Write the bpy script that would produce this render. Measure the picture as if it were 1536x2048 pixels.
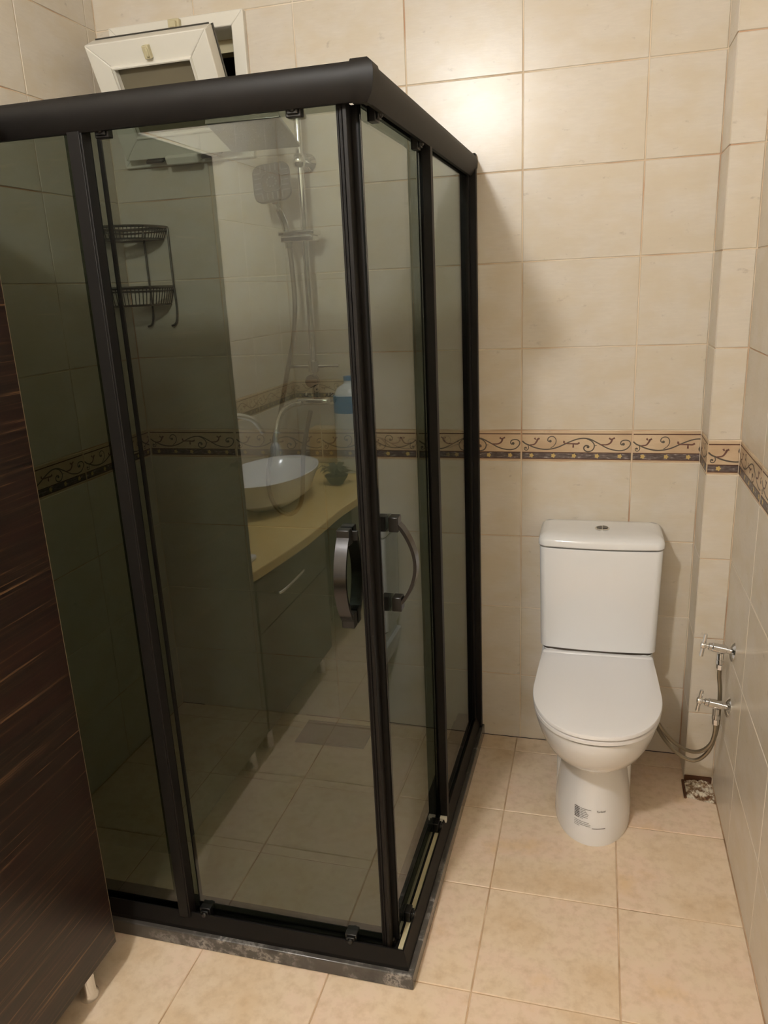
import bpy, bmesh, math, random
from mathutils import Vector, Matrix
random.seed(7)
for o in list(bpy.data.objects): bpy.data.objects.remove(o, do_unlink=True)
SC = bpy.context.scene
COL = SC.collection

# ---------------------------------------------------------------- camera, world, exposure
F, YAW, PITCH, ROLL = 1548.552, 0.274333, -0.281052, -0.046563
CAM = Vector((0.222619, -2.416677, 1.534624))
def cam_axes():
    sy, cy, sp, cp = math.sin(YAW), math.cos(YAW), math.sin(PITCH), math.cos(PITCH)
    fwd = Vector((-sy*cp, cy*cp, sp)); right = Vector((cy, sy, 0)); up = right.cross(fwd)
    c, s = math.cos(ROLL), math.sin(ROLL)
    return c*right+s*up, -s*right+c*up, fwd
r_, u_, f_ = cam_axes()
cd = bpy.data.cameras.new('camera'); cam = bpy.data.objects.new('camera', cd); COL.objects.link(cam)
cd.sensor_fit = 'HORIZONTAL'; cd.sensor_width = 36.0; cd.lens = F*36/1536; cd.clip_start = 0.02
cam.matrix_world = Matrix(((r_.x, u_.x, -f_.x, CAM.x), (r_.y, u_.y, -f_.y, CAM.y), (r_.z, u_.z, -f_.z, CAM.z), (0, 0, 0, 1)))
SC.camera = cam
w = bpy.data.worlds.new('world'); SC.world = w; w.use_nodes = True
w.node_tree.nodes['Background'].inputs[0].default_value = (0.02, 0.022, 0.03, 1)
w.node_tree.nodes['Background'].inputs[1].default_value = 0.3
SC.view_settings.view_transform = 'Standard'; SC.view_settings.look = 'None'
SC.view_settings.gamma = 1; SC.view_settings.use_curve_mapping = False
SC.view_settings.exposure = 0.26
LAMP = Vector((-0.47, -2.42, 2.50)); LAMP_STRENGTH = 330.0; LAMP_R = 0.075
LAMP_COL = (1.0, 0.995, 0.985)

# ---------------------------------------------------------------- helpers
def lin(r, g, b):
    f = lambda c: (c/255/12.92) if c/255 <= .04045 else ((c/255+.055)/1.055)**2.4
    return (f(r), f(g), f(b), 1)
def new_mat(name):
    m = bpy.data.materials.new(name); m.use_nodes = True; nt = m.node_tree
    return m, nt, nt.nodes['Principled BSDF']
def N(nt, t, **k):
    n = nt.nodes.new(t)
    for a, v in k.items(): setattr(n, a, v)
    return n
def plain(name, col, rough=.4, metal=0, spec=.5, coat=0):
    m, nt, b = new_mat(name)
    b.inputs['Base Color'].default_value = col; b.inputs['Roughness'].default_value = rough
    b.inputs['Metallic'].default_value = metal; b.inputs['Specular IOR Level'].default_value = spec
    b.inputs['Coat Weight'].default_value = coat; b.inputs['Coat Roughness'].default_value = .05
    return m
def ramp(nt, fac, stops):
    r = N(nt, 'ShaderNodeValToRGB'); e = r.color_ramp.elements
    while len(e) < len(stops): e.new(.5)
    for el, (p, c) in zip(e, stops): el.position = p; el.color = c
    nt.links.new(fac, r.inputs[0]); return r.outputs[0]
def noise(nt, vec, scale, detail=3, rough=.5):
    n = N(nt, 'ShaderNodeTexNoise'); n.inputs['Scale'].default_value = scale
    n.inputs['Detail'].default_value = detail; n.inputs['Roughness'].default_value = rough
    nt.links.new(vec, n.inputs['Vector']); return n.outputs['Fac']
def mixc(nt, fac, a, b, mode='MIX'):
    m = N(nt, 'ShaderNodeMix', data_type='RGBA', blend_type=mode)
    for s, v in ((0, fac), (6, a), (7, b)):
        if hasattr(v, 'is_linked') or hasattr(v, 'links'): nt.links.new(v, m.inputs[s])
        else: m.inputs[s].default_value = v
    return m.outputs[2]
def pos_vec(nt, scale=(1, 1, 1), rnd=True):
    g = N(nt, 'ShaderNodeNewGeometry'); mp = N(nt, 'ShaderNodeMapping')
    mp.inputs['Scale'].default_value = scale
    if rnd:
        oi = N(nt, 'ShaderNodeObjectInfo'); m = N(nt, 'ShaderNodeMath', operation='MULTIPLY')
        m.inputs[1].default_value = 37.0; nt.links.new(oi.outputs['Random'], m.inputs[0])
        a = N(nt, 'ShaderNodeVectorMath', operation='ADD')
        nt.links.new(g.outputs['Position'], a.inputs[0]); nt.links.new(m.outputs[0], a.inputs[1])
        nt.links.new(a.outputs[0], mp.inputs[0])
    else: nt.links.new(g.outputs['Position'], mp.inputs[0])
    return mp.outputs[0]
def bump(nt, b, h, strength, dist=.002):
    n = N(nt, 'ShaderNodeBump'); n.inputs['Strength'].default_value = strength; n.inputs['Distance'].default_value = dist
    nt.links.new(h, n.inputs['Height']); nt.links.new(n.outputs[0], b.inputs['Normal'])

def tile_material(name, c1, c2, c3, rough):
    m, nt, b = new_mat(name)
    streak = noise(nt, pos_vec(nt, (9, 9, 60)), 3.0, 6, .72)
    cloud = noise(nt, pos_vec(nt, (1, 1, 1.6)), 7.0, 3, .55)
    specks = noise(nt, pos_vec(nt, (1, 1, 1.7)), 26.0, 4, .6)
    col = mixc(nt, streak, c1, c2)
    cl = ramp(nt, cloud, [(.42, (0, 0, 0, 1)), (.62, (.55, .55, .55, 1))])
    col = mixc(nt, cl, col, c3)
    sp = ramp(nt, specks, [(.655, (0, 0, 0, 1)), (.76, (.26, .26, .26, 1))])
    col = mixc(nt, sp, col, lin(120, 100, 85))
    nt.links.new(col, b.inputs['Base Color'])
    b.inputs['Roughness'].default_value = rough
    bump(nt, b, streak, .12, .0015)
    return m
M = {}
M['tile'] = tile_material('wall_tile', lin(228, 219, 204), lin(211, 202, 188), lin(214, 200, 174), .27)
M['border_base'] = tile_material('border_base', lin(226, 204, 174), lin(206, 180, 146), lin(184, 150, 116), .3)
m, nt, b = new_mat('grout')
n1 = noise(nt, pos_vec(nt, (1, 1, 1), False), 3.2, 3)
nt.links.new(ramp(nt, n1, [(.38, lin(238, 226, 206)), (.52, lin(224, 204, 176)), (.66, lin(198, 154, 122))]), b.inputs['Base Color'])
b.inputs['Roughness'].default_value = .85; M['grout'] = m
m, nt, b = new_mat('floor_tile')
c = noise(nt, pos_vec(nt), 4.5, 5, .62); d = noise(nt, pos_vec(nt), 42, 4, .6)
col = ramp(nt, c, [(.3, lin(226, 198, 162)), (.48, lin(240, 218, 190)), (.6, lin(242, 216, 192)), (.75, lin(234, 202, 158))])
col = mixc(nt, ramp(nt, d, [(.45, (0, 0, 0, 1)), (.75, (.5, .5, .5, 1))]), col, lin(206, 176, 138))
nt.links.new(col, b.inputs['Base Color']); b.inputs['Roughness'].default_value = .38
bump(nt, b, c, .25, .004); M['floor'] = m
m, nt, b = new_mat('floor_grout')
n1 = noise(nt, pos_vec(nt, (1, 1, 1), False), 9, 3)
nt.links.new(ramp(nt, n1, [(.35, lin(224, 196, 164)), (.6, lin(190, 158, 124)), (.75, lin(140, 110, 82))]), b.inputs['Base Color'])
b.inputs['Roughness'].default_value = .9; M['floor_grout'] = m
M['ceiling'] = plain('ceiling_paint', lin(232, 226, 214), .8)
M['ceramic'] = plain('white_ceramic', lin(242, 242, 242), .12, 0, .5, .4)
M['seat'] = plain('white_seat_plastic', lin(242, 240, 240), .2)
M['seam'] = plain('dark_seam', lin(90, 80, 70), .7)
M['chrome'] = plain('chrome', (.78, .78, .78, 1), .09, 1)
M['hose'] = plain('braided_steel', lin(150, 140, 122), .38, .9)
M['black'] = plain('black_anodised', lin(21, 19, 17), .5, 0, .2)
M['black_plastic'] = plain('black_plastic', lin(16, 15, 14), .35)
M['dark_chrome'] = plain('dark_chrome', lin(72, 72, 74), .22, 1)
M['pvc'] = plain('white_pvc', lin(236, 232, 220), .35)
M['pvc_aged'] = plain('aged_plastic', lin(206, 196, 160), .45)
M['steel'] = plain('steel', lin(150, 148, 140), .3, 1)
M['wire'] = plain('caddy_wire', lin(120, 116, 108), .25, .9)
M['rubber'] = plain('rubber_grey', lin(120, 120, 118), .5)
M['print_dark'] = plain('print_dark', lin(92, 82, 72), .45)
M['print_leaf'] = plain('print_leaf', lin(112, 76, 66), .45)
M['print_line'] = plain('print_line', lin(92, 58, 42), .45)
M['print_flower'] = plain('print_flower', lin(206, 178, 112), .45)
M['ink'] = plain('print_ink', lin(70, 66, 62), .6)
M['counter'] = plain('beige_stone', lin(220, 190, 126), .3)
M['ledge'] = plain('ledge_stone', lin(214, 190, 152), .4)
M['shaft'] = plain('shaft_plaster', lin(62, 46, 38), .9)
M['leaf'] = plain('dark_leaf', lin(60, 66, 48), .5)
M['blue'] = plain('blue_label', lin(60, 130, 190), .4)
M['face'] = plain('spray_face_grey', lin(66, 66, 61), .4)
M['plate'] = plain('brushed_plate', lin(150, 156, 162), .3, .15)
M['bright'] = plain('polished_tap', lin(235, 235, 230), .22, .85)
M['bottle'] = plain('milky_plastic', lin(215, 220, 222), .25)
M['hinge'] = plain('hinge_dark', lin(80, 78, 72), .4, .6)
m, nt, b = new_mat('flower_band')
s = noise(nt, pos_vec(nt, (14, 14, 50)), 4, 3)
nt.links.new(ramp(nt, s, [(.4, lin(84, 72, 68)), (.6, lin(112, 100, 98)), (.72, lin(176, 168, 164))]), b.inputs['Base Color'])
b.inputs['Roughness'].default_value = .4; M['band'] = m
m, nt, b = new_mat('marble_dark')
v = pos_vec(nt, (1, 1, 1), False); a = noise(nt, v, 14, 6, .7); c = noise(nt, v, 5, 5, .6)
cc = ramp(nt, a, [(.34, lin(44, 43, 42)), (.5, lin(92, 89, 86)), (.565, lin(170, 165, 160)), (.61, lin(92, 90, 88)), (.8, lin(62, 60, 60))])
cc = mixc(nt, ramp(nt, c, [(.45, (0, 0, 0, 1)), (.6, (.8, .8, .8, 1))]), lin(76, 72, 68), cc)
nt.links.new(cc, b.inputs['Base Color']); b.inputs['Roughness'].default_value = .22; M['marble'] = m
m, nt, b = new_mat('dark_macassar')
v = pos_vec(nt, (6, 1.6, 120), False); g = noise(nt, v, 1.0, 5, .72)
v2 = pos_vec(nt, (3, .9, 26), False); g2 = noise(nt, v2, 1.0, 3, .5)
cc = ramp(nt, g, [(.3, lin(16, 10, 8)), (.5, lin(30, 20, 15)), (.58, lin(48, 32, 22)), (.66, lin(120, 90, 60)), (.7, lin(44, 28, 20))])
cc = mixc(nt, ramp(nt, g2, [(.4, (0, 0, 0, 1)), (.65, (.6, .6, .6, 1))]), cc, lin(40, 20, 16))
nt.links.new(cc, b.inputs['Base Color']); b.inputs['Roughness'].default_value = .3; M['wood'] = m
M['edge'] = plain('edge_band', lin(130, 116, 90), .5)
m, nt, b = new_mat('rough_plaster')
a = noise(nt, pos_vec(nt, (1, 1, 1), False), 45, 5, .7)
nt.links.new(ramp(nt, a, [(.36, lin(96, 60, 36)), (.46, lin(150, 122, 92)), (.55, lin(226, 216, 196)), (.8, lin(204, 190, 164))]), b.inputs['Base Color'])
b.inputs['Roughness'].default_value = .95; M['plaster'] = m
M['dirt'] = plain('brown_gap', lin(92, 58, 36), .95)
# smoked glass: each face filters and mirrors a little
def glass(name, tint, r0, r90):
    m = bpy.data.materials.new(name); m.use_nodes = True; nt = m.node_tree; nt.nodes.clear()
    out = N(nt, 'ShaderNodeOutputMaterial'); mx = N(nt, 'ShaderNodeMixShader')
    tr = N(nt, 'ShaderNodeBsdfTransparent'); tr.inputs[0].default_value = tint
    gl = N(nt, 'ShaderNodeBsdfGlossy'); gl.inputs['Roughness'].default_value = 0.0; gl.inputs['Color'].default_value = (.93, .96, 1, 1)
    lw = N(nt, 'ShaderNodeLayerWeight'); lw.inputs[0].default_value = .5
    p = N(nt, 'ShaderNodeMath', operation='POWER'); p.inputs[1].default_value = 4.0
    nt.links.new(lw.outputs['Facing'], p.inputs[0])
    mr = N(nt, 'ShaderNodeMapRange'); mr.inputs['To Min'].default_value = r0; mr.inputs['To Max'].default_value = r90
    nt.links.new(p.outputs[0], mr.inputs[0]); nt.links.new(mr.outputs[0], mx.inputs[0])
    nt.links.new(tr.outputs[0], mx.inputs[1]); nt.links.new(gl.outputs[0], mx.inputs[2]); nt.links.new(mx.outputs[0], out.inputs[0])
    return m
M['glass'] = glass('smoked_glass', (.525, .56, .52, 1), .088, .5)
M['frosted'] = plain('frosted_pane', lin(120, 112, 92), .35)
m, nt, b = new_mat('lamp_glow')
b.inputs['Emission Color'].default_value = (*LAMP_COL, 1); b.inputs['Emission Strength'].default_value = LAMP_STRENGTH
b.inputs['Base Color'].default_value = (1, 1, 1, 1); M['lamp'] = m

def link(name, mesh, parent=None, mat=None, **props):
    o = bpy.data.objects.new(name, mesh); COL.objects.link(o)
    if parent is not None: o.parent = parent
    if mat is not None and not mesh.materials: mesh.materials.append(M[mat] if isinstance(mat, str) else mat)
    for k, v in props.items(): o[k] = v
    return o
def from_bm(name, bm, mat, parent=None, smooth=False, bevel=0, subsurf=0, **props):
    me = bpy.data.meshes.new(name)
    bmesh.ops.recalc_face_normals(bm, faces=bm.faces); bm.to_mesh(me); bm.free()
    if smooth:
        for p in me.polygons: p.use_smooth = True
        me.set_sharp_from_angle(angle=math.radians(38))
    o = link(name, me, parent, mat, **props)
    if bevel:
        md = o.modifiers.new('bevel', 'BEVEL'); md.width = bevel; md.segments = 2; md.limit_method = 'ANGLE'; md.angle_limit = math.radians(40)
        me.shade_smooth() if hasattr(me, 'shade_smooth') else None
        me.set_sharp_from_angle(angle=math.radians(50))
    if subsurf:
        md = o.modifiers.new('sub', 'SUBSURF'); md.levels = subsurf; md.render_levels = subsurf
    return o
def empty(name, loc=(0, 0, 0), **props):
    o = bpy.data.objects.new(name, None); COL.objects.link(o); o.location = loc; o.empty_display_size = .05
    for k, v in props.items(): o[k] = v
    return o
def box(bm, x0, x1, y0, y1, z0, z1, mtx=None):
    vs = [bm.verts.new(Vector(p)) for p in ((x0, y0, z0), (x1, y0, z0), (x1, y1, z0), (x0, y1, z0), (x0, y0, z1), (x1, y0, z1), (x1, y1, z1), (x0, y1, z1))]
    if mtx:
        for v in vs: v.co = mtx @ v.co
    for f in ((0, 3, 2, 1), (4, 5, 6, 7), (0, 1, 5, 4), (1, 2, 6, 5), (2, 3, 7, 6), (3, 0, 4, 7)): bm.faces.new([vs[i] for i in f])
    return vs
def bxs(*bs, mtx=None):
    bm = bmesh.new()
    for b_ in bs: box(bm, *b_, mtx=mtx)
    return bm
def catmull(pts, n=8, closed=False):
    P = [Vector(p) for p in pts]; out = []; L = len(P)
    rng = range(L) if closed else range(L-1)
    for i in rng:
        g = (lambda k: P[k % L]) if closed else (lambda k: P[max(0, min(L-1, k))])
        a, b_, c_, d_ = g(i-1), g(i), g(i+1), g(i+2)
        for j in range(n):
            t = j/n
            out.append(.5*((2*b_)+(c_-a)*t+(2*a-5*b_+4*c_-d_)*t*t+(3*b_-a-3*c_+d_)*t**3))
    if not closed: out.append(P[-1])
    return out
def tube(bm, pts, r, seg=8, closed=False, cap=True):
    P = [Vector(p) for p in pts]; n = len(P); rings = []; ref = None
    for i, p in enumerate(P):
        a = P[(i-1) % n] if (closed or i > 0) else p; c_ = P[(i+1) % n] if (closed or i < n-1) else p
        t = (c_-a).normalized()
        if ref is None: ref = t.orthogonal().normalized()
        ref = (ref-t*ref.dot(t))
        ref = ref.normalized() if ref.length > 1e-6 else t.orthogonal().normalized()
        q = t.cross(ref); rr = r[i] if isinstance(r, (list, tuple)) else r
        rings.append([bm.verts.new(p+rr*(math.cos(2*math.pi*k/seg)*ref+math.sin(2*math.pi*k/seg)*q)) for k in range(seg)])
    m_ = n if closed else n-1
    for i in range(m_):
        A, B = rings[i], rings[(i+1) % n]
        for k in range(seg): bm.faces.new((A[k], A[(k+1) % seg], B[(k+1) % seg], B[k]))
    if cap and not closed: bm.faces.new(rings[0][::-1]); bm.faces.new(rings[-1])
def lathe(bm, prof, seg=24, mtx=None):
    rings = []
    for r, z in prof:
        rings.append([bm.verts.new((r*math.cos(2*math.pi*k/seg), r*math.sin(2*math.pi*k/seg), z)) for k in range(seg)])
    for A, B in zip(rings, rings[1:]):
        for k in range(seg): bm.faces.new((A[k], A[(k+1) % seg], B[(k+1) % seg], B[k]))
    bm.faces.new(rings[0][::-1]); bm.faces.new(rings[-1])
    if mtx:
        for R_ in rings:
            for v_ in R_: v_.co = mtx @ v_.co
def loft(bm, secs, cap=True):
    rings = [[bm.verts.new(p) for p in s] for s in secs]; n = len(rings[0])
    for A, B in zip(rings, rings[1:]):
        for k in range(n): bm.faces.new((A[k], A[(k+1) % n], B[(k+1) % n], B[k]))
    if cap: bm.faces.new(rings[0][::-1]); bm.faces.new(rings[-1])
def T(x, y, z): return Matrix.Translation((x, y, z))
def axis_to(d):  # matrix taking +z to direction d
    return Vector(d).to_track_quat('Z', 'Y').to_matrix().to_4x4()

# ---------------------------------------------------------------- tiled surfaces
GAP = .0034; TH = .004
cache = {}
def tile_mesh(w_, h_):
    k = ('t', round(w_, 4), round(h_, 4))
    if k not in cache:
        bm = bmesh.new(); a, b_ = (w_-GAP)/2, (h_-GAP)/2; c_ = .0012
        lo = [bm.verts.new((x, y, -TH)) for x, y in ((-a, -b_), (a, -b_), (a, b_), (-a, b_))]
        mi = [bm.verts.new((x, y, -c_)) for x, y in ((-a, -b_), (a, -b_), (a, b_), (-a, b_))]
        hi = [bm.verts.new((x, y, 0)) for x, y in ((-a+c_, -b_+c_), (a-c_, -b_+c_), (a-c_, b_-c_), (-a+c_, b_-c_))]
        for A, B in ((lo, mi), (mi, hi)):
            for i in range(4): bm.faces.new((A[i], A[(i+1) % 4], B[(i+1) % 4], B[i]))
        bm.faces.new(hi); bm.faces.new(lo[::-1])
        me = bpy.data.meshes.new('tile'); bm.to_mesh(me); bm.free(); cache[k] = me
    return cache[k]
TW, BH = .3315, .0977
def px(x, y): return Vector((-TW/2+GAP/2+(x-25)/1395*(TW-GAP), -BH/2+(485-y)/430*BH, 0))
def ribbon(bm, pts, w0, w1=None, z=.0003):
    P = catmull([px(*p) for p in pts], 6); n = len(P); w1 = w0 if w1 is None else w1; L = []
    for i, p in enumerate(P):
        t = (P[min(n-1, i+1)]-P[max(0, i-1)]).normalized(); q = Vector((-t.y, t.x, 0))
        ww = (w0+(w1-w0)*i/(n-1))/2
        L.append((bm.verts.new((p+q*ww).to_tuple()[:2]+(z,)), bm.verts.new((p-q*ww).to_tuple()[:2]+(z,))))
    for a, b_ in zip(L, L[1:]): bm.faces.new((a[0], b_[0], b_[1], a[1]))
def blob(bm, x, y, r, z=.00035, n=10, lob=0, pet=4):
    c_ = px(x, y); vs = []
    for k in range(n):
        rr = r*(1+lob*math.cos(pet*2*math.pi*k/n)); vs.append(bm.verts.new((c_.x+rr*math.cos(2*math.pi*k/n), c_.y+rr*math.sin(2*math.pi*k/n), z)))
    bm.faces.new(vs)
def border_bms():
    out = {}
    bm = bmesh.new()
    ribbon(bm, [(30, 205), (70, 240), (120, 262), (180, 290), (260, 312), (340, 320), (420, 310), (500, 285), (570, 250), (650, 210), (740, 175), (820, 163), (900, 175), (970, 210), (1040, 250), (1120, 295), (1200, 320), (1280, 328), (1350, 310), (1395, 265), (1405, 225), (1385, 195), (1340, 185), (1295, 200), (1285, 235), (1305, 255)], .0042, .0032)
    ribbon(bm, [(400, 300), (440, 270), (465, 230), (468, 185), (445, 148), (405, 140), (370, 160), (362, 195), (385, 212), (402, 198)], .0022, .0034)
    ribbon(bm, [(860, 170), (920, 200), (955, 250), (950, 300), (920, 335), (870, 345), (835, 325), (825, 290), (850, 262), (885, 268)], .0032, .0042)
    ribbon(bm, [(105, 262), (112, 300), (95, 330), (65, 328), (58, 300), (78, 288)], .0026)
    ribbon(bm, [(950, 265), (990, 262)], .003, .001)
    for x, y, r in ((1318, 240, .0045), (395, 205, .0042), (878, 280, .0045), (78, 300, .003)): blob(bm, x, y, r)
    out['scroll'] = (bm, 'print_dark')
    bm = bmesh.new()
    for pts in ([(125, 260), (185, 250), (215, 215), (235, 170)], [(205, 185), (190, 160)], [(215, 190), (255, 165)], [(1030, 248), (1110, 248), (1160, 220), (1180, 165)],
                [(1165, 180), (1140, 158)], [(1175, 175), (1210, 155)], [(600, 240), (570, 222), (575, 200)], [(600, 238), (680, 238), (740, 240), (770, 222)], [(690, 240), (690, 292)]):
        ribbon(bm, pts, .0034, .0058, .00032)
    out['leaf_print'] = (bm, 'print_leaf')
    bm = bmesh.new()
    for y0, y1 in ((98, 112), (355, 366), (444, 456)):
        a, b_ = px(30, y1), px(1415, y0); vs = [bm.verts.new(p) for p in ((a.x, a.y, .0004), (b_.x, a.y, .0004), (b_.x, b_.y, .0004), (a.x, b_.y, .0004))]; bm.faces.new(vs)
    out['stripe'] = (bm, 'print_line')
    bm = bmesh.new(); a, b_ = px(30, 452), px(1415, 360)
    bm.faces.new([bm.verts.new(p) for p in ((a.x, a.y, .0003), (b_.x, a.y, .0003), (b_.x, b_.y, .0003), (a.x, b_.y, .0003))])
    out['flower_band'] = (bm, 'band')
    bm = bmesh.new()
    for x in (150, 435, 700, 992, 1278): blob(bm, x, 405, .0062, .0005, 30, .2, 5)
    out['flower'] = (bm, 'print_flower')
    return out
def border_meshes(u0, u1):
    k = ('b', round(u0, 3), round(u1, 3))
    if k not in cache:
        res = []
        for nm, (bm, mt) in border_bms().items():
            if u0 > .001 or u1 < TW-.001:
                for xc, nx in ((u0-TW/2+GAP/2, -1), (u1-TW/2-GAP/2, 1)):
                    bmesh.ops.bisect_plane(bm, geom=bm.verts[:]+bm.edges[:]+bm.faces[:], plane_co=(xc, 0, 0), plane_no=(nx, 0, 0), clear_outer=True)
            c_ = (u0+u1)/2-TW/2
            for v_ in bm.verts: v_.co.x -= c_
            for f in bm.faces:
                f.normal_update()
                if f.normal.z < 0: f.normal_flip()
            if len(bm.faces) == 0: bm.free(); continue
            me = bpy.data.meshes.new(nm); bm.to_mesh(me); bm.free(); me.materials.append(M[mt]); res.append((nm, me))
        cache[k] = res
    return cache[k]
def tiled(wall, frame, ub, rows, mat='tile', hole=None, jitter=.0004, phase=None, border=True):
    """wall: object; frame(u,v)->world matrix of a tile centre; ub: joint positions along the wall; rows: (v0, v1, is_border)"""
    for v0, v1, isb in rows:
        for u0, u1 in zip(ub, ub[1:]):
            rects = [(u0, u1, v0, v1)]
            if hole:
                a, b_, c_, d_ = hole
                if u0 < b_ and u1 > a and v0 < d_ and v1 > c_:
                    rects = []
                    if v1 > d_: rects.append((u0, u1, max(v0, d_), v1))
                    if v0 < c_: rects.append((u0, u1, v0, min(v1, c_)))
                    m0, m1 = max(v0, c_), min(v1, d_)
                    if u0 < a: rects.append((u0, a, m0, m1))
                    if u1 > b_: rects.append((b_, u1, m0, m1))
            for a, b_, c_, d_ in rects:
                if b_-a < .012 or d_-c_ < .012: continue
                me = tile_mesh(b_-a, d_-c_)
                nm = 'border_tile' if isb else 'tile'
                key = (me.name, 'border_base' if isb else mat)
                if key not in cache:
                    m2 = me.copy() if me.materials else me; m2.materials.clear(); m2.materials.append(M[key[1]]); cache[key] = m2
                o = bpy.data.objects.new(nm, cache[key]); COL.objects.link(o); o.parent = wall
                mt = frame((a+b_)/2, (c_+d_)/2)
                o.matrix_local = mt @ Matrix.Translation((0, 0, random.uniform(-jitter, 0))) @ Matrix.Rotation(random.uniform(-.0012, .0012), 4, 'X') @ Matrix.Rotation(random.uniform(-.0012, .0012), 4, 'Y')
                if isb and border:
                    p0 = 0.0
                    if phase: p0 = phase(a, b_)
                    for n2, m2 in border_meshes(p0, min(TW, p0+(b_-a))):
                        q = bpy.data.objects.new(n2, m2); COL.objects.link(q); q.parent = o
Z7 = .2424
ZR = [0, Z7, Z7+.25, Z7+.5, Z7+.75, Z7+.75+BH]
for k in range(1, 7): ZR.append(Z7+.75+BH+.25*k)
CEIL = 2.62
ZR[-1] = CEIL if ZR[-1] > CEIL else ZR[-1]
if ZR[-1] < CEIL-.02: ZR.append(CEIL)
ROWS = [(a, b_, i == 4) for i, (a, b_) in enumerate(zip(ZR, ZR[1:]))]
XL, XP, XR, DP, YR = -1.317, .5249, .6088, -.1465, -3.5
fb = lambda u, v: Matrix(((1, 0, 0, u), (0, 0, -1, 0), (0, 1, 0, v), (0, 0, 0, 1)))          # back wall, faces -y
fl = lambda u, v: Matrix(((0, 0, 1, XL), (1, 0, 0, u), (0, 1, 0, v), (0, 0, 0, 1)))           # left wall, faces +x, u = y
fr = lambda u, v: Matrix(((0, 0, -1, XR), (-1, 0, 0, -u), (0, 1, 0, v), (0, 0, 0, 1)))        # right wall, faces -x, u = -y
ff = lambda u, v: Matrix(((1, 0, 0, u), (0, 1, 0, v), (0, 0, 1, 0), (0, 0, 0, 1)))
fre = lambda u, v: Matrix(((-1, 0, 0, -u), (0, 0, 1, YR), (0, 1, 0, v), (0, 0, 0, 1)))        # rear wall, faces +y, u=-x
WX0, WX1, WZ0, WZ1 = -1.262, -.812, 1.94, 2.34      # window in back wall
HX0, HX1, HZ0, HZ1 = WX0+.038, WX1-.038, WZ0+.038, WZ1-.038   # clear opening
G0 = TH-.0016
back = from_bm('wall_back', bxs((XL-.1, HX0, G0, .12, 0, CEIL), (HX1, XR+.1, G0, .12, 0, CEIL), (HX0, HX1, G0, .12, -.1, HZ0), (HX0, HX1, G0, .12, HZ1, CEIL)), 'grout', kind='structure', label='cream tiled back wall with scroll border behind the toilet and shower')
tiled(back, fb, [XL, -.978, -.663, -.3315, 0, .3315, XP], ROWS, hole=(WX0, WX1, WZ0, WZ1), phase=lambda a, b_: 0.0)
left = from_bm('wall_left', bxs((XL-.1, XL-G0, YR-.1, G0, -.1, CEIL)), 'grout', kind='structure', label='cream tiled left wall behind the shower and the dark cabinet')
ub = [0, -.048]; y = -.376
ub = [YR]; yy = -.376-.3315*9
while yy < -.1:
    if yy > YR+.03: ub.append(yy)
    yy += .3315
ub += [-.048, 0]
ub = sorted(set(round(v_, 4) for v_ in ub))
tiled(left, fl, ub, ROWS)
right = from_bm('wall_right', bxs((XR+G0, XR+.1, YR-.1, G0, -.1, CEIL)), 'grout', kind='structure', label='cream tiled right wall with the two angle valves')
ur = [-DP, .19, .19+.3, .79]
ur = [-DP, .4555, .794]+[.794+.3315*k for k in range(1, 9) if .794+.3315*k < -YR-.03]+[-YR]
tiled(right, fr, ur, ROWS)
rear = from_bm('wall_rear', bxs((XL-G0, XR+G0, YR-.1, YR-G0, -.1, CEIL)), 'grout', kind='structure', label='cream tiled rear wall behind the photographer')
urr = [-XR, -.3315, 0, .3315, .663, .9945, -XL]
tiled(rear, fre, urr, ROWS)
floor = from_bm('floor', bxs((XL-G0, XR+G0, YR-G0, G0, -.1, -G0)), 'floor_grout', kind='structure', label='peach beige tiled bathroom floor')
FX = [XL, -.99, -.668, -.342, -.01, .314, XR]
FY = sorted([0, -.084]+[-.406-.322*k for k in range(0, 10) if -.406-.322*k > YR+.03]+[YR])
FX2 = FX
for y0, y1 in zip(FY, FY[1:]):
    tiled(floor, ff, FX2, [(y0, y1, False)], mat='floor', jitter=.0005)
for o in floor.children: o.name = 'floor_tile'
ceil = from_bm('ceiling', bxs((XL-.1, XR+.1, YR-.1, .12, CEIL, CEIL+.1)), 'ceiling', kind='structure', label='plain white ceiling')
# boxed-in pipe column in the far right corner
pil = from_bm('trim_1', bxs((XP+G0, XR+G0, DP+G0, G0, -G0, CEIL)), 'grout', kind='structure', label='narrow tiled pipe column in the far right corner')
fpil = lambda u, v: Matrix(((1, 0, 0, u), (0, 0, -1, DP), (0, 1, 0, v), (0, 0, 0, 1)))
fps = lambda u, v: Matrix(((0, 0, -1, XP), (-1, 0, 0, -u), (0, 1, 0, v), (0, 0, 0, 1)))
tiled(pil, fpil, [XP, XR], [(max(a, .022), b_, c_) for a, b_, c_ in ROWS])
tiled(pil, fps, [0, -DP], [(a, b_, c_) for a, b_, c_ in ROWS])

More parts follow.
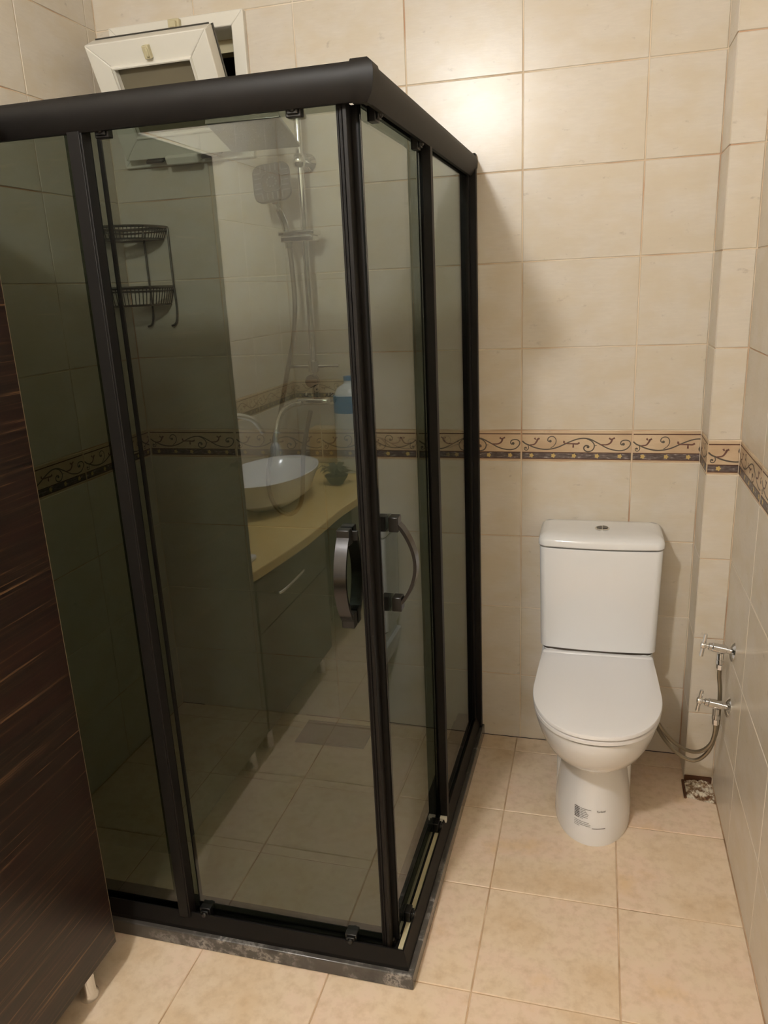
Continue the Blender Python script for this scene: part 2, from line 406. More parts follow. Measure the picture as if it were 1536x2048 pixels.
# ---------------------------------------------------------------- window with open hopper sash
win = empty('window_1', (0, 0, 0), kind='structure', label='small white framed window high above the shower')
def frame_members(x0, x1, z0, z1, w_, y0, y1, parent, name, mtx=None, bev=.003):
    # four mitred members
    out = []
    O = [(x0, z0), (x1, z0), (x1, z1), (x0, z1)]; I = [(x0+w_, z0+w_), (x1-w_, z0+w_), (x1-w_, z1-w_), (x0+w_, z1-w_)]
    for i in range(4):
        j = (i+1) % 4; bm = bmesh.new(); q = [O[i], O[j], I[j], I[i]]
        A = [bm.verts.new((x, y0, z)) for x, z in q]; B = [bm.verts.new((x, y1, z)) for x, z in q]
        bm.faces.new(A); bm.faces.new(B[::-1])
        for k in range(4): bm.faces.new((A[k], A[(k+1) % 4], B[(k+1) % 4], B[k]))
        if mtx:
            for v_ in bm.verts: v_.co = mtx @ v_.co
        out.append(from_bm(name, bm, 'pvc', parent, bevel=bev))
    return out
frame_members(WX0, WX1, WZ0, WZ1, .040, -.018, .10, win, 'frame_member')
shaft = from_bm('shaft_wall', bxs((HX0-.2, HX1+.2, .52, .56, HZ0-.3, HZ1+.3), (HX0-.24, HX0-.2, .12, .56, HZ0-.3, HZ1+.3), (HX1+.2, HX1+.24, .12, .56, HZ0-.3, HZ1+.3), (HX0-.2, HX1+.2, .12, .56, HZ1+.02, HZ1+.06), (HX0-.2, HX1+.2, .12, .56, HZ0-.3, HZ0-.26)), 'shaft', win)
from_bm('lintel', bxs((HX0, HX1, .11, .16, HZ1-.035, HZ1)), 'pvc_aged', win)
bm = bxs((-.018, .018, -.03, -.012, 0, .03), (-.006, .012, -.042, -.03, .004, .022))
o = from_bm('latch_keeper', bm, 'pvc_aged', win, bevel=.002); o.location = (-1.03, -.006, WZ1-.036)
# sash, hinged at the bottom and tipped into the room
SX0, SX1 = -1.218, -.858; SH = .325; TILT = math.atan2(.15, .285)
sash = empty('window_sash', (0, 0, 0), kind='structure', label='white hopper sash tipped open into the shower')
sash.parent = win
SM = T((SX0+SX1)/2, -.03, 1.968) @ Matrix.Rotation(TILT, 4, 'X')
hw = (SX1-SX0)/2+.012
sm = bmesh.new()
O = [(-hw, 0), (hw, 0), (hw, SH), (-hw, SH)]; W_ = .068
bm = bmesh.new(); outer = []; 
I = [(-hw+W_, W_), (hw-W_, W_), (hw-W_, SH-W_), (-hw+W_, SH-W_)]
sm.free(); bm.free()
for i in range(4):
    j = (i+1) % 4; bm = bmesh.new(); q = [O[i], O[j], I[j], I[i]]
    A = [bm.verts.new((x, -.03, z)) for x, z in q]; B = [bm.verts.new((x, .025, z)) for x, z in q]
    bm.faces.new(A); bm.faces.new(B[::-1])
    for k in range(4): bm.faces.new((A[k], A[(k+1) % 4], B[(k+1) % 4], B[k]))
    o = from_bm('sash_member', bm, 'pvc', sash, bevel=.003); o.matrix_local = SM
bm = bmesh.new()
a = W_-.002
tube(bm, [(-hw+a, -.03, a), (hw-a, -.03, a), (hw-a, -.03, SH-a), (-hw+a, -.03, SH-a)], .007, 8, closed=True)
o = from_bm('glazing_bead', bm, 'pvc', sash, smooth=True); o.matrix_local = SM
o = from_bm('pane', bxs((-hw+a, hw-a, -.008, -.002, a, SH-a)), 'frosted', sash); o.matrix_local = SM
o = from_bm('catch', bxs((-.006, .014, -.046, -.03, SH-.052, SH-.018), (.004, .012, -.052, -.046, SH-.046, SH-.024)), 'pvc_aged', sash, bevel=.002); o.matrix_local = SM
o = from_bm('edge_gasket', bxs((-hw+.01, hw-.01, .024, .029, SH-.004, SH+.003), (hw-.002, hw+.003, .02, .028, .01, SH)), 'hinge', sash); o.matrix_local = SM
for cx_ in (-.095, .095):
    o = from_bm('hinge', bxs((cx_-.03, cx_+.03, -.036, .03, -.012, -.001)), 'hinge', sash, bevel=.004); o.matrix_local = SM
o = from_bm('hinge_cover', bxs((-.055, .055, -.04, .02, -.022, .006)), 'pvc', sash, bevel=.006); o.matrix_local = SM

# ---------------------------------------------------------------- marble curb
def skew(o):
    for v_ in o.data.vertices: v_.co.x += .013*v_.co.y
    return o
SK = .013
bm = bmesh.new()
MX, MY = -.124, -1.077
outer = [(XL, MY), (MX+SK*MY, MY), (MX, 0)]; inner = [(XL, MY+.11), (MX-.11+SK*(MY+.11), MY+.11), (MX-.11, 0)]
lo = [bm.verts.new((x, y, 0)) for x, y in outer+inner[::-1]]; hi = [bm.verts.new((x, y, .04)) for x, y in outer+inner[::-1]]
n = len(lo)
for k in range(n): bm.faces.new((lo[k], lo[(k+1) % n], hi[(k+1) % n], hi[k]))
for L in (lo, hi):
    bm.faces.new((L[0], L[1], L[4], L[5])); bm.faces.new((L[1], L[2], L[3], L[4]))
curb = from_bm('marble_curb', bm, 'marble', bevel=.003, label='dark grey veined marble curb under the black shower frame', category='curb')

# ---------------------------------------------------------------- shower enclosure
sh = empty('shower_enclosure', (-.6, -1.05, .04), label='black framed smoked glass corner shower enclosure on the marble curb', category='shower enclosure')
def spart(name, bm, mat, parent=None, sk=False, **k):
    parent = parent or sh
    if sk:
        for v_ in bm.verts: v_.co.x += SK*v_.co.y
    off = Vector((-.6, -1.05, .04))
    for v_ in bm.verts: v_.co -= off
    return from_bm(name, bm, mat, parent, **k)
ZB, ZT = .082, 1.835   # rail lip heights
def prism(bm, prof, P0, P1, axis):  # prof in (inward offset, z); mitred ends by explicit functions
    A = [bm.verts.new(P0(o_, z)) for o_, z in prof]; B = [bm.verts.new(P1(o_, z)) for o_, z in prof]; n_ = len(prof)
    for k in range(n_): bm.faces.new((A[k], A[(k+1) % n_], B[(k+1) % n_], B[k]))
    bm.faces.new(A[::-1]); bm.faces.new(B)
EX, EY = -.131, -1.071   # outer faces of the rails (x at y=0 for the side)
def sx(o_, y): return EX-o_+SK*y
bot = [(.006, .04), (.006, .05), (.018, .083), (.021, .083), (.021, .062), (.046, .062), (.046, .072), (.086, .072), (.088, .068), (.088, .04)]
top = [(0, 1.885), (.006, 1.891), (.052, 1.891), (.056, 1.885), (.056, 1.845), (.05, 1.845), (.05, 1.865), (.020, 1.865), (.020, 1.832), (.012, 1.832), (.004, 1.842), (-.002, 1.858), (-.003, 1.873)]
for prof, nm in ((bot, 'bottom_rail'), (top, 'top_rail')):
    bm = bmesh.new()
    prism(bm, prof, lambda o_, z: (XL, EY+o_, z), lambda o_, z: (sx(o_, EY+o_), EY+o_, z), 0)
    spart(nm, bm, 'black', smooth=(nm == 'top_rail'))
    bm = bmesh.new()
    prism(bm, prof, lambda o_, z: (sx(o_, EY+o_), EY+o_, z), lambda o_, z: (sx(o_, 0), -.001, z), 1)
    spart(nm, bm, 'black', smooth=(nm == 'top_rail'))
spart('seal_strip', bxs((EX-.037, EX-.026, -1.035, -.60, .062, .070)), 'pvc_aged', sk=True, bevel=.001)
M['track'] = plain('rail_strip_grey', lin(62, 60, 56), .45)  # paler grey strips laid over the black inner ledges of the bottom rails
spart('rail_strip', bxs((XL+.03, sx(.05, EY), EY+.050, EY+.084, .072, .0745)), 'track')
spart('rail_strip', bxs((EX-.084, EX-.050, EY+.086, -.04, .072, .0745)), 'track', sk=True)
# corner cap on the top rail
capp = [(-.0035, 1.886), (.006, 1.8945), (.058, 1.8945), (.058, 1.86), (.02, 1.86), (.02, 1.829), (.0105, 1.829), (.0, 1.840), (-.0055, 1.857), (-.0065, 1.873)]
bm = bmesh.new()
prism(bm, capp, lambda o_, z: (sx(0, EY)-.035, EY+o_, z), lambda o_, z: (sx(o_, EY+o_), EY+o_, z), 0)
prism(bm, capp, lambda o_, z: (sx(o_, EY+o_), EY+o_, z), lambda o_, z: (sx(o_, EY+.035), EY+.035, z), 0)
bmesh.ops.remove_doubles(bm, verts=bm.verts, dist=.0001)
spart('corner_cap', bm, 'black', smooth=True)
# wall profiles
spart('wall_profile', bxs((sx(.05, 0), sx(.0, 0), -.028, -.001, .04, 1.893), (sx(.034, 0), sx(.018, 0), -.046, -.028, .07, 1.85)), 'black', bevel=.002)
spart('wall_profile', bxs((XL+.001, XL+.028, EY, EY+.05, .04, 1.893)), 'black', bevel=.002)
# fixed panes with their leading profiles
FY_ = EY+.03; GTH = .005
fp = spart('fixed_pane', bxs((XL+.025, -.712, FY_, FY_+GTH, .065, 1.86)), 'glass', label='smoked fixed glass pane next to the cabinet')
spart('pane_profile', bxs((-.733, -.714, FY_-.012, FY_+.010, ZB-.01, 1.85), (-.714, -.700, FY_-.018, FY_+.012, ZB-.01, 1.85), (-.730, -.704, FY_-.020, FY_-.012, ZB-.01, 1.85)), 'black', fp, bevel=.001)
fp2 = spart('fixed_pane', bxs((sx(.028, 0), sx(.023, 0), -.557, -.03, .065, 1.86)), 'glass', sk=True, label='smoked fixed glass pane nearest the toilet')
spart('pane_profile', bxs((sx(.031, 0), sx(.011, 0), -.578, -.555, ZB-.008, 1.845)), 'black', fp2, sk=True, bevel=.001)
spart('end_cap', bxs((sx(.031, 0), sx(.012, 0), -.590, -.578, ZB-.008, ZB+.006)), 'pvc', fp2, sk=True, bevel=.001)
def handle_bm(mtx, outward=1):
    """D handle, local: x across, y outward from the glass, z up, 0.20 tall; returns strap bm and mounts bm"""
    bm = bmesh.new(); n_ = 18; secs = []
    for i in range(n_+1):
        t = i/n_; z = -.088+.176*t; yv = .018+.036*math.sin(math.pi*t)**.8
        wv = .0125; th = .0035
        dz = .176; dy = .036*math.pi*math.cos(math.pi*t); L_ = math.hypot(dz, dy); ny, nz = dz/L_, -dy/L_
        secs.append([(-wv, (yv+th*ny), z+th*nz), (wv, (yv+th*ny), z+th*nz), (wv, (yv-th*ny), z-th*nz), (-wv, (yv-th*ny), z-th*nz)])
    loft(bm, [[(x, y*outward, z) for x, y, z in s] for s in secs])
    b2 = bmesh.new(); b3_ = bmesh.new()
    for z in (-.088, .088):
        s = 1 if z > 0 else -1
        m_ = b2 if z > 0 else b3_
        box(m_, -.0135, .0135, *sorted((.001*outward, .022*outward)), z-.016, z+.016)
    for b3 in (bm, b2, b3_):
        for v_ in b3.verts: v_.co = mtx @ v_.co
    return bm, (b2, b3_)
def roller_bm(mtx, top=False):
    bm = bmesh.new()
    box(bm, -.014, .014, -.012, .004, -.006, .022); box(bm, -.010, .010, -.017, -.012, -.002, .017)
    lathe(bm, [(.007, 0), (.008, .003), (.005, .006)], 14, T(0, -.016, .008) @ axis_to((0, -1, 0)))
    for v_ in bm.verts: v_.co = mtx @ v_.co
    return bm
# front sliding door
DY = EY+.038
ZD0 = .082
def plate(name, bm, parent, mat='black', sk=False, **k): return spart(name, bm, mat, parent, sk=sk, **k)
d1 = plate('sliding_door', bxs((-.755, -.205, DY, DY+GTH, ZD0-.012, 1.845)), None, 'glass', label='front smoked glass sliding door with black edge strip')
plate('edge_profile', bxs((-.2165, -.204, DY-.008, DY+.012, ZD0-.014, 1.838), (-.204, -.1965, DY-.013, DY+.008, ZD0-.014, 1.838), (-.2145, -.2115, DY-.011, DY-.008, ZD0, 1.83), (-.2085, -.2055, DY-.011, DY-.008, ZD0, 1.83)), d1, bevel=.001)
plate('door_seal', bxs((-.690, -.682, DY+.005, DY+.010, ZD0, 1.84)), d1, 'black_plastic')
HZ = .982
for out in (-1, 1):
    mt = T(-.2465, DY+(0 if out < 0 else GTH), HZ)
    sb, mb = handle_bm(mt, out)
    h = plate('handle', sb, d1, 'dark_chrome', smooth=True) ; [plate('handle_mount', q_, d1, 'black_plastic', bevel=.002) for q_ in mb]
plate('handle_bracket', bxs((-.262, -.2215, DY-.004, DY, HZ+.078, HZ+.098)), d1, 'black_plastic', bevel=.001)
for x in (-.666, -.291):
    plate('roller', roller_bm(T(x, DY-.002, ZD0-.008)), d1, 'black_plastic', bevel=.0015)
    plate('roller', roller_bm(T(x, DY-.002, 1.828)), d1, 'black_plastic', bevel=.0015)
# side sliding door
DX = EX-.038
d2 = plate('sliding_door', bxs((DX-GTH, DX, -1.012, -.545, ZD0+.004, 1.838)), None, 'glass', sk=True, label='side smoked glass sliding door facing the toilet')
plate('edge_profile', bxs((DX-.034, DX-.0155, -1.032, -1.012, ZD0-.01, 1.838), (DX-.022, DX+.0, -1.012, -1.006, ZD0-.01, 1.838)), d2, sk=True, bevel=.001)
plate('trailing_profile', bxs((DX-.010, DX+.004, -.556, -.540, ZD0-.01, 1.838)), d2, sk=True, bevel=.001)
RZ = Matrix.Rotation(math.pi/2, 4, 'Z')
for out in (-1, 1):
    mt = T(DX-(0 if out < 0 else GTH), -.945, HZ) @ RZ
    sb, mb = handle_bm(mt, out)
    plate('handle', sb, d2, 'dark_chrome', sk=True, smooth=True); [plate('handle_mount', q_, d2, 'black_plastic', sk=True, bevel=.002) for q_ in mb]
for y in (-.945, -.62):
    plate('roller', roller_bm(T(DX, y, ZD0-.004) @ RZ), d2, 'black_plastic', sk=True, bevel=.0015)
    plate('roller', roller_bm(T(DX, y, 1.826) @ RZ), d2, 'black_plastic', sk=True, bevel=.0015)

# ---------------------------------------------------------------- toilet
TX = .2475
to = empty('toilet', (TX, -.3, 0), label='white close-coupled toilet with its lid closed, against the back wall', category='toilet')
def tpart(name, bm, mat, parent=None, **k):
    off = Vector((TX, -.3, 0))
    for v_ in bm.verts: v_.co -= off
    return from_bm(name, bm, mat, parent or to, **k)
def rsec(hwx, y0, y1, z, bow=0, r=.02, n_=6, ny=10):
    pts = []
    def arc(cx_, cy_, a0):
        for i in range(n_+1):
            a = a0+math.pi/2*i/n_; pts.append((cx_+r*math.cos(a), cy_+r*math.sin(a)))
    # y0 front (negative), y1 back
    arc(hwx-r, y1-r*.99, 0) ; arc(-hwx+r, y1-r*.99, math.pi/2); arc(-hwx+r, y0+r, math.pi)
    for i in range(1, ny):
        x = (-hwx+r)+(2*hwx-2*r)*i/ny; pts.append((x, y0))
    arc(hwx-r, y0+r, 1.5*math.pi)
    return [(TX+x, y-(bow*(1-(x/hwx)**2) if y < (y0+y1)/2 else 0), z) for x, y in pts]
def dsec(a, yf, yb, b_, z, aback=None, n_=28, e=2.0, rb=.0, dz=0):
    aback = a if aback is None else aback; pts = []
    half = []
    half.append((aback-rb*1.0 if rb else aback, yb)) if rb else None
    if rb: half.append((aback-rb*.3, yb-rb*.3*1)); 
    half.append((aback, yb-rb))
    ys = yf+b_
    for t in (.33, .66): half.append((aback+(a-aback)*(t**.8), (yb-rb)+(ys-(yb-rb))*t))
    for i in range(n_+1):
        th = math.pi/2*i/n_; c_, s_ = math.cos(th), math.sin(th)
        half.append((a*c_**(2/e), ys-b_*s_**(2/e)))
    R_ = half; L_ = [(-x, y) for x, y in half[:-1]][::-1]
    return [(TX+x, y, z) for x, y in R_+L_]
YB = -.004
secs = [dsec(.108, -.512, -.10, .17, 0), dsec(.109, -.514, -.10, .17, .012), dsec(.108, -.508, -.10, .17, .06), dsec(.099, -.495, -.10, .16, .14), dsec(.092, -.485, -.10, .155, .20),
        dsec(.093, -.486, -.09, .155, .232), dsec(.104, -.503, -.075, .165, .246), dsec(.124, -.545, -.05, .19, .262), dsec(.143, -.58, -.03, .215, .288), dsec(.157, -.603, YB, .23, .32), dsec(.166, -.618, YB, .235, .355), dsec(.1705, -.626, YB, .235, .380), dsec(.1705, -.626, YB, .235, .392), dsec(.166, -.62, YB, .235, .3965)]
bm = bmesh.new(); loft(bm, secs)
tpart('bowl', bm, 'ceramic', smooth=True)
# back foot/outlet body behind the pedestal
bm = bmesh.new(); loft(bm, [dsec(.1065, -.40, -.03, .07, 0), dsec(.1065, -.40, -.03, .07, .22), dsec(.1075, -.40, -.03, .07, .27), dsec(.10, -.38, -.03, .07, .30)]); tpart('trap_housing', bm, 'ceramic', smooth=True)
for s_ in (-1, 1):
    bm = bmesh.new(); lathe(bm, [(.011, 0), (.011, .008), (.007, .014)], 16, T(TX+s_*.105, -.31, .195) @ axis_to((s_, -.1, 0))); tpart('screw_cap', bm, 'ceramic', smooth=True)
E2 = dict(e=2.2)
bm = bmesh.new(); loft(bm, [dsec(.166, -.626, -.165, .23, .3955, .158, **E2), dsec(.166, -.626, -.165, .23, .4155, .158, **E2)]); tpart('seat_gap', bm, 'seam')
bm = bmesh.new(); loft(bm, [dsec(.1695, -.630, -.165, .23, .3990, .160, **E2), dsec(.1715, -.633, -.165, .23, .4010, .162, **E2), dsec(.1715, -.633, -.165, .23, .4100, .162, **E2), dsec(.1695, -.630, -.165, .23, .4120, .16, **E2)])
tpart('seat', bm, 'seat', smooth=True)
bm = bmesh.new(); loft(bm, [dsec(.1710, -.632, -.178, .235, .4155, .162, **E2), dsec(.1735, -.637, -.178, .235, .4180, .164, **E2), dsec(.1735, -.637, -.178, .235, .4245, .164, **E2), dsec(.1725, -.6355, -.178, .235, .4272, .163, **E2), dsec(.169, -.631, -.182, .235, .4285, .160, **E2), dsec(.150, -.600, -.19, .21, .429, .145, **E2)])
tpart('seat_lid', bm, 'seat', smooth=True)
bm = bxs((TX-.164, TX+.164, -.186, -.166, .400, .4325)); tpart('hinge_bar', bm, 'seat', bevel=.006)
bm = bmesh.new(); loft(bm, [rsec(.150, -.160, YB, .385, .0), rsec(.160, -.164, YB, .395, .0), rsec(.160, -.164, YB, .428, .0), rsec(.157, -.162, YB, .431, .0)]); tpart('tank_platform', bm, 'ceramic', smooth=True)
bm = bmesh.new(); loft(bm, [rsec(.166, -.158, YB, .4345, .010), rsec(.1710, -.164, YB, .440, .012), rsec(.1735, -.172, YB, .60, .013), rsec(.1765, -.178, YB, .765, .014), rsec(.1755, -.177, YB, .7685, .014)])
tpart('tank', bm, 'ceramic', smooth=True)
bm = bmesh.new(); loft(bm, [rsec(.163, -.159, YB-.002, .430, .010), rsec(.163, -.159, YB-.002, .4365, .010)]); tpart('tank_gasket', bm, 'seam')
bm = bmesh.new(); loft(bm, [rsec(.168, -.17, YB-.002, .768, .012), rsec(.168, -.17, YB-.002, .774, .012)]); tpart('lid_gap', bm, 'seam')
bm = bmesh.new(); loft(bm, [rsec(.1775, -.180, YB, .7735, .014), rsec(.1800, -.183, YB, .777, .015, .022), rsec(.1800, -.1825, YB, .790, .015, .022), rsec(.176, -.177, YB, .8000, .015, .022), rsec(.168, -.166, YB-.004, .8060, .014, .022), rsec(.152, -.146, YB-.014, .8090, .012, .022), rsec(.10, -.11, YB-.03, .8105, .006, .022)])
tl = tpart('tank_lid', bm, 'ceramic', smooth=True)
bm = bmesh.new(); mt = T(TX+.004, -.108, .8105)
lathe(bm, [(.0215, -.004), (.0215, .003), (.0185, .005), (.0175, .0035)], 28, mt); tpart('flush_button_ring', bm, 'chrome', tl, smooth=True)
for s_ in (-1, 1):
    bm = bmesh.new(); pr = [(s_*.0008, -.0165)]; vs0 = []; vs1 = []
    for i in range(13):
        a = -math.pi/2+math.pi*i/12; x, y_ = s_*(.0008+.0155*math.cos(a)), .0165*math.sin(a)
        vs0.append(bm.verts.new(mt @ Vector((x, y_, .002)))); vs1.append(bm.verts.new(mt @ Vector((x, y_, .0062 if s_ > 0 else .0052))))
    for k in range(13): bm.faces.new((vs0[k], vs0[(k+1) % 13], vs1[(k+1) % 13], vs1[k]))
    bm.faces.new(vs1); bm.faces.new(vs0[::-1]); tpart('flush_button', bm, 'dark_chrome', tl)
# printed label on the pedestal front
def ped_y(x, z):  # front surface of the pedestal at height z
    ks = [(0, .108, -.512, .17), (.012, .109, -.514, .17), (.06, .108, -.508, .17), (.14, .099, -.495, .16), (.2, .092, -.485, .155)]
    for (z0, a0, f0, b0), (z1, a1, f1, b1) in zip(ks, ks[1:]):
        if z0 <= z <= z1:
            t = (z-z0)/(z1-z0); a, f_y, bb = a0+(a1-a0)*t, f0+(f1-f0)*t, b0+(b1-b0)*t
            e_ = 2.0; return f_y+bb-bb*max(0, 1-abs((x-TX)/a)**e_)**(1/e_)
    return -.5
def stick(bm, off=.0012):
    for v_ in bm.verts: v_.co.y = ped_y(v_.co.x, v_.co.z)-off
lab = bmesh.new(); rnd = random.Random(3)
rowz = [.1085-.0048*i for i in range(12)]
for i, z in enumerate(rowz):
    if i == 7: continue
    x = .1985; end = .1985+[.045, .030, .034, .038, .036, .036, .024, 0, .040, .044, .044, .014][i]
    zz = z
    if i < 7:
        h_ = .0028; seg = [(x, x+.014, .0030), (x+.016, end, .0015)]
    else: seg = [(x, end, .0013)]
    for a, b_, h_ in seg:
        k = 0; xx = a
        while xx < b_:
            l_ = rnd.uniform(.0016, .0044); e_ = min(b_, xx+l_)
            if e_-xx > .0006: lab.faces.new([lab.verts.new(p) for p in ((xx, 0, zz-h_/2), (e_, 0, zz-h_/2), (e_, 0, zz+h_/2), (xx, 0, zz+h_/2))])
            xx = e_+.0006
xx = .247
while xx < .283:
    l_ = .0026; lab.faces.new([lab.verts.new(p) for p in ((xx, 0, .0552), (xx+l_, 0, .0552), (xx+l_, 0, .0572), (xx, 0, .0572))]); xx += .003
stick(lab); tpart('label_print', lab, 'ink')
cu = bpy.data.curves.new('brand_print', 'FONT'); cu.body = 'Turkuaz'; cu.size = .0085; cu.resolution_u = 3; cu.shear = .3
to_ = bpy.data.objects.new('tmp', cu); COL.objects.link(to_); bpy.context.view_layer.update()
me = bpy.data.meshes.new_from_object(to_.evaluated_get(bpy.context.evaluated_depsgraph_get())); bpy.data.objects.remove(to_)
bm = bmesh.new(); bm.from_mesh(me)
wd = max(v_.co.x for v_ in bm.verts)
for v_ in bm.verts: v_.co = Vector((.257+v_.co.x*.0265/wd, 0, .1035+v_.co.y))
stick(bm); tpart('brand_print', bm, 'ink')

# ---------------------------------------------------------------- angle valves and hoses
def valve(y, z, label, tilt):
    t = empty('angle_valve', (XR, y, z), label=label, category='valve', group='angle valves on the right wall')
    def vp(nm, bm, mat='chrome', par=t, **k): return from_bm(nm, bm, mat, par, smooth=True, **k)
    ax = axis_to((-1, 0, .17))
    bm = bmesh.new(); lathe(bm, [(.029, .0005), (.029, .003), (.020, .009), (.012, .011)], 28, ax); vp('rosette', bm)
    bm = bmesh.new(); lathe(bm, [(.0095, .008), (.0095, .02), (.0125, .022), (.0125, .056), (.0105, .058), (.0105, .066), (.006, .068), (.006, .076)], 20, ax); vp('valve_body', bm)
    bm = bmesh.new(); lathe(bm, [(.009, 0), (.009, .018), (.0105, .019), (.0105, .03)], 16, T(-.034, 0, -.008) @ axis_to((0, -.25, -1))); vp('outlet', bm)
    hb = bmesh.new(); c_ = ax @ Vector((0, 0, .080)); lathe(hb, [(.004, -.008), (.0095, -.006), (.011, 0), (.009, .006), (.005, .008)], 18, Matrix.Translation(c_) @ ax)
    d_ = Vector((.12, .25*math.sin(tilt), math.cos(tilt))).normalized(); tube(hb, [c_-d_*.034, c_+d_*.034], .0052, 12)
    d2_ = Vector((0, math.cos(tilt), -math.sin(tilt)))
    vp('cross_handle', hb)
    return t
valve(-.307, .533, 'upper chrome angle valve with bar handle on the right wall', -.22)
valve(-.312, .364, 'lower chrome angle valve with bar handle on the right wall', -.28)
def hose(pts, label, r=.0058):
    bm = bmesh.new(); P = catmull(pts, 8); tube(bm, P, r, 8)
    o = from_bm('supply_hose', bm, 'hose', smooth=True, label=label, category='hose', group='braided hoses beside the toilet')
    bm = bmesh.new(); tube(bm, [P[0]+Vector((0, 0, .004)), P[3]], r*1.5, 6); from_bm('hose_nut', bm, 'chrome', o)
    return o
hose([(.5748, -.3135, .492), (.578, -.30, .45), (.585, -.288, .40), (.588, -.280, .33), (.586, -.275, .26), (.570, -.27, .19), (.535, -.262, .150), (.49, -.25, .160), (.45, -.22, .19), (.425, -.17, .210), (.40, -.14, .212), (.378, -.12, .208)], 'grey braided hose looping down from the upper valve to the toilet')
hose([(.5748, -.3185, .323), (.576, -.315, .28), (.568, -.305, .235), (.545, -.29, .20), (.515, -.27, .186), (.48, -.245, .192), (.45, -.22, .212), (.425, -.20, .24), (.40, -.16, .245), (.378, -.09, .240)], 'grey braided hose curving from the lower valve to the toilet')
# broken plaster at the foot of the pipe column
bm = bmesh.new(); n_ = 14
grid = [[None]*(n_+1) for _ in range(n_+1)]; rr = random.Random(5)
for i in range(n_+1):
    for j in range(n_+1):
        x = .523+(.084)*i/n_; y = DP-.001-.085*j/n_-(.02*i/n_ if j > 6 else 0)
        e_ = min(i, n_-i, n_-j)/n_
        grid[i][j] = bm.verts.new((x+rr.uniform(-.002, .002) if 0 < i < n_ else x, y, .0005+min(1, e_*5)*rr.uniform(.002, .011)))
for i in range(n_):
    for j in range(n_): bm.faces.new((grid[i][j], grid[i+1][j], grid[i+1][j+1], grid[i][j+1]))
pp = from_bm('plaster_patch', bm, 'plaster', label='rough broken plaster patch at the foot of the pipe column', category='plaster')
from_bm('dirt_edge', bxs((.5175, .5255, -.240, -.148, 0, .006), (.5255, .606, DP-.003, DP+.003, .0, .021)), 'dirt', pp, bevel=.002)

# ---------------------------------------------------------------- shower column
RX, RY = -.650, -.062
sc = empty('shower_column', (RX, RY, 1.2), label='chrome shower column with square overhead rose seen through the glass', category='shower')
def cpart(name, bm, mat, parent=None, **k):
    for v_ in bm.verts: v_.co -= Vector((RX, RY, 1.2))
    return from_bm(name, bm, mat, parent or sc, **k)
bm = bmesh.new(); tube(bm, catmull([(RX, RY, 1.20), (RX, RY, 1.5), (RX, RY, 1.9), (RX, RY, 2.03), (RX-.008, RY-.015, 2.085), (RX-.03, RY-.05, 2.115), (RX-.065, RY-.11, 2.112), (RX-.078, RY-.135, 2.08)], 6), .0105, 12); cpart('riser', bm, 'chrome', smooth=True)
PM = T(-.725, -.205, 1.966) @ Matrix.Rotation(.05, 4, 'Z') @ Matrix.Rotation(-math.radians(15), 4, 'X')
bm = bmesh.new(); lathe(bm, [(.012, .115), (.014, .085), (.019, .07), (.014, .045), (.03, .02), (.034, .003)], 20, T(-.725, -.2, 1.966) @ Matrix.Rotation(-.12, 4, 'X')); cpart('ball_joint', bm, 'chrome', smooth=True)
bm = bmesh.new(); box(bm, -.105, .105, -.09, .09, -.006, .004, mtx=PM); ro = cpart('overhead_rose', bm, 'plate', bevel=.003)
bm = bmesh.new(); box(bm, -.106, .106, -.0935, -.0905, -.006, .007, mtx=PM); cpart('lit_rose_rim', bm, 'bright', ro, bevel=.001)  # added bright strip: lamp light on the rose's front edge, put into colour
bm = bmesh.new()
for i in range(10):
    for j in range(9): lathe(bm, [(.0014, -.0072), (.0016, -.0055)], 6, PM @ T(-.088+.0195*i, -.076+.019*j, 0))
cpart('nozzle', bm, 'plate', ro, kind='stuff')
# hand shower in its holder
HM = T(-.715, -.128, 1.845) @ Matrix.Rotation(.10, 4, 'Z') @ Matrix.Rotation(math.radians(72), 4, 'X') @ Matrix.Rotation(.12, 4, 'Z')
bm = bmesh.new(); r = .026; hw_ = .057; secs = []
for z, k in ((-.020, .55), (-.012, .85), (-.004, .97), (.004, 1.0), (.010, .98)):
    s = []
    for cx_, cy_, a0 in ((1, 1, 0), (-1, 1, 1), (-1, -1, 2), (1, -1, 3)):
        for i in range(6):
            a = (a0+i/5)*math.pi/2; s.append(HM @ Vector((k*(cx_*(hw_-r)+r*math.cos(a)), k*(cy_*(hw_-r)+r*math.sin(a)), z)))
    secs.append(s)
loft(bm, secs); hs = cpart('hand_shower', bm, 'face', smooth=True)
bm = bmesh.new()
for a, b_ in ((0, 5), (1, 5), (2, 5), (3, 5)):
    for i in range(5):
        u = -.030+.015*i
        p = [(u, .041), (u, -.041), (.041, u), (-.041, u)][a]
        dx, dy = ((.0018, .010) if a < 2 else (.010, .0018)); box(bm, p[0]-dx, p[0]+dx, p[1]-dy, p[1]+dy, .009, .0112, mtx=HM)
tube(bm, [HM @ Vector(p) for p in catmull([(.024, .024, .0108), (-.024, .024, .0108), (-.024, -.024, .0108), (.024, -.024, .0108)], 5, True)], .0014, 6, True)
for i in range(10):
    a = 2*math.pi*i/10; lathe(bm, [(.0032, .009), (.0032, .0115)], 6, HM @ T(.014*math.cos(a), .014*math.sin(a), 0))
cpart('spray_nozzle', bm, 'rubber', hs, kind='stuff')
bm = bmesh.new(); q = [HM @ Vector((0, -.05, -.008)), Vector((-.711, -.105, 1.775)), Vector((-.700, -.09, 1.73)), Vector((-.694, -.085, 1.665))]; tube(bm, catmull(q, 5), .0115, 12); cpart('shower_grip', bm, 'chrome', hs, smooth=True)
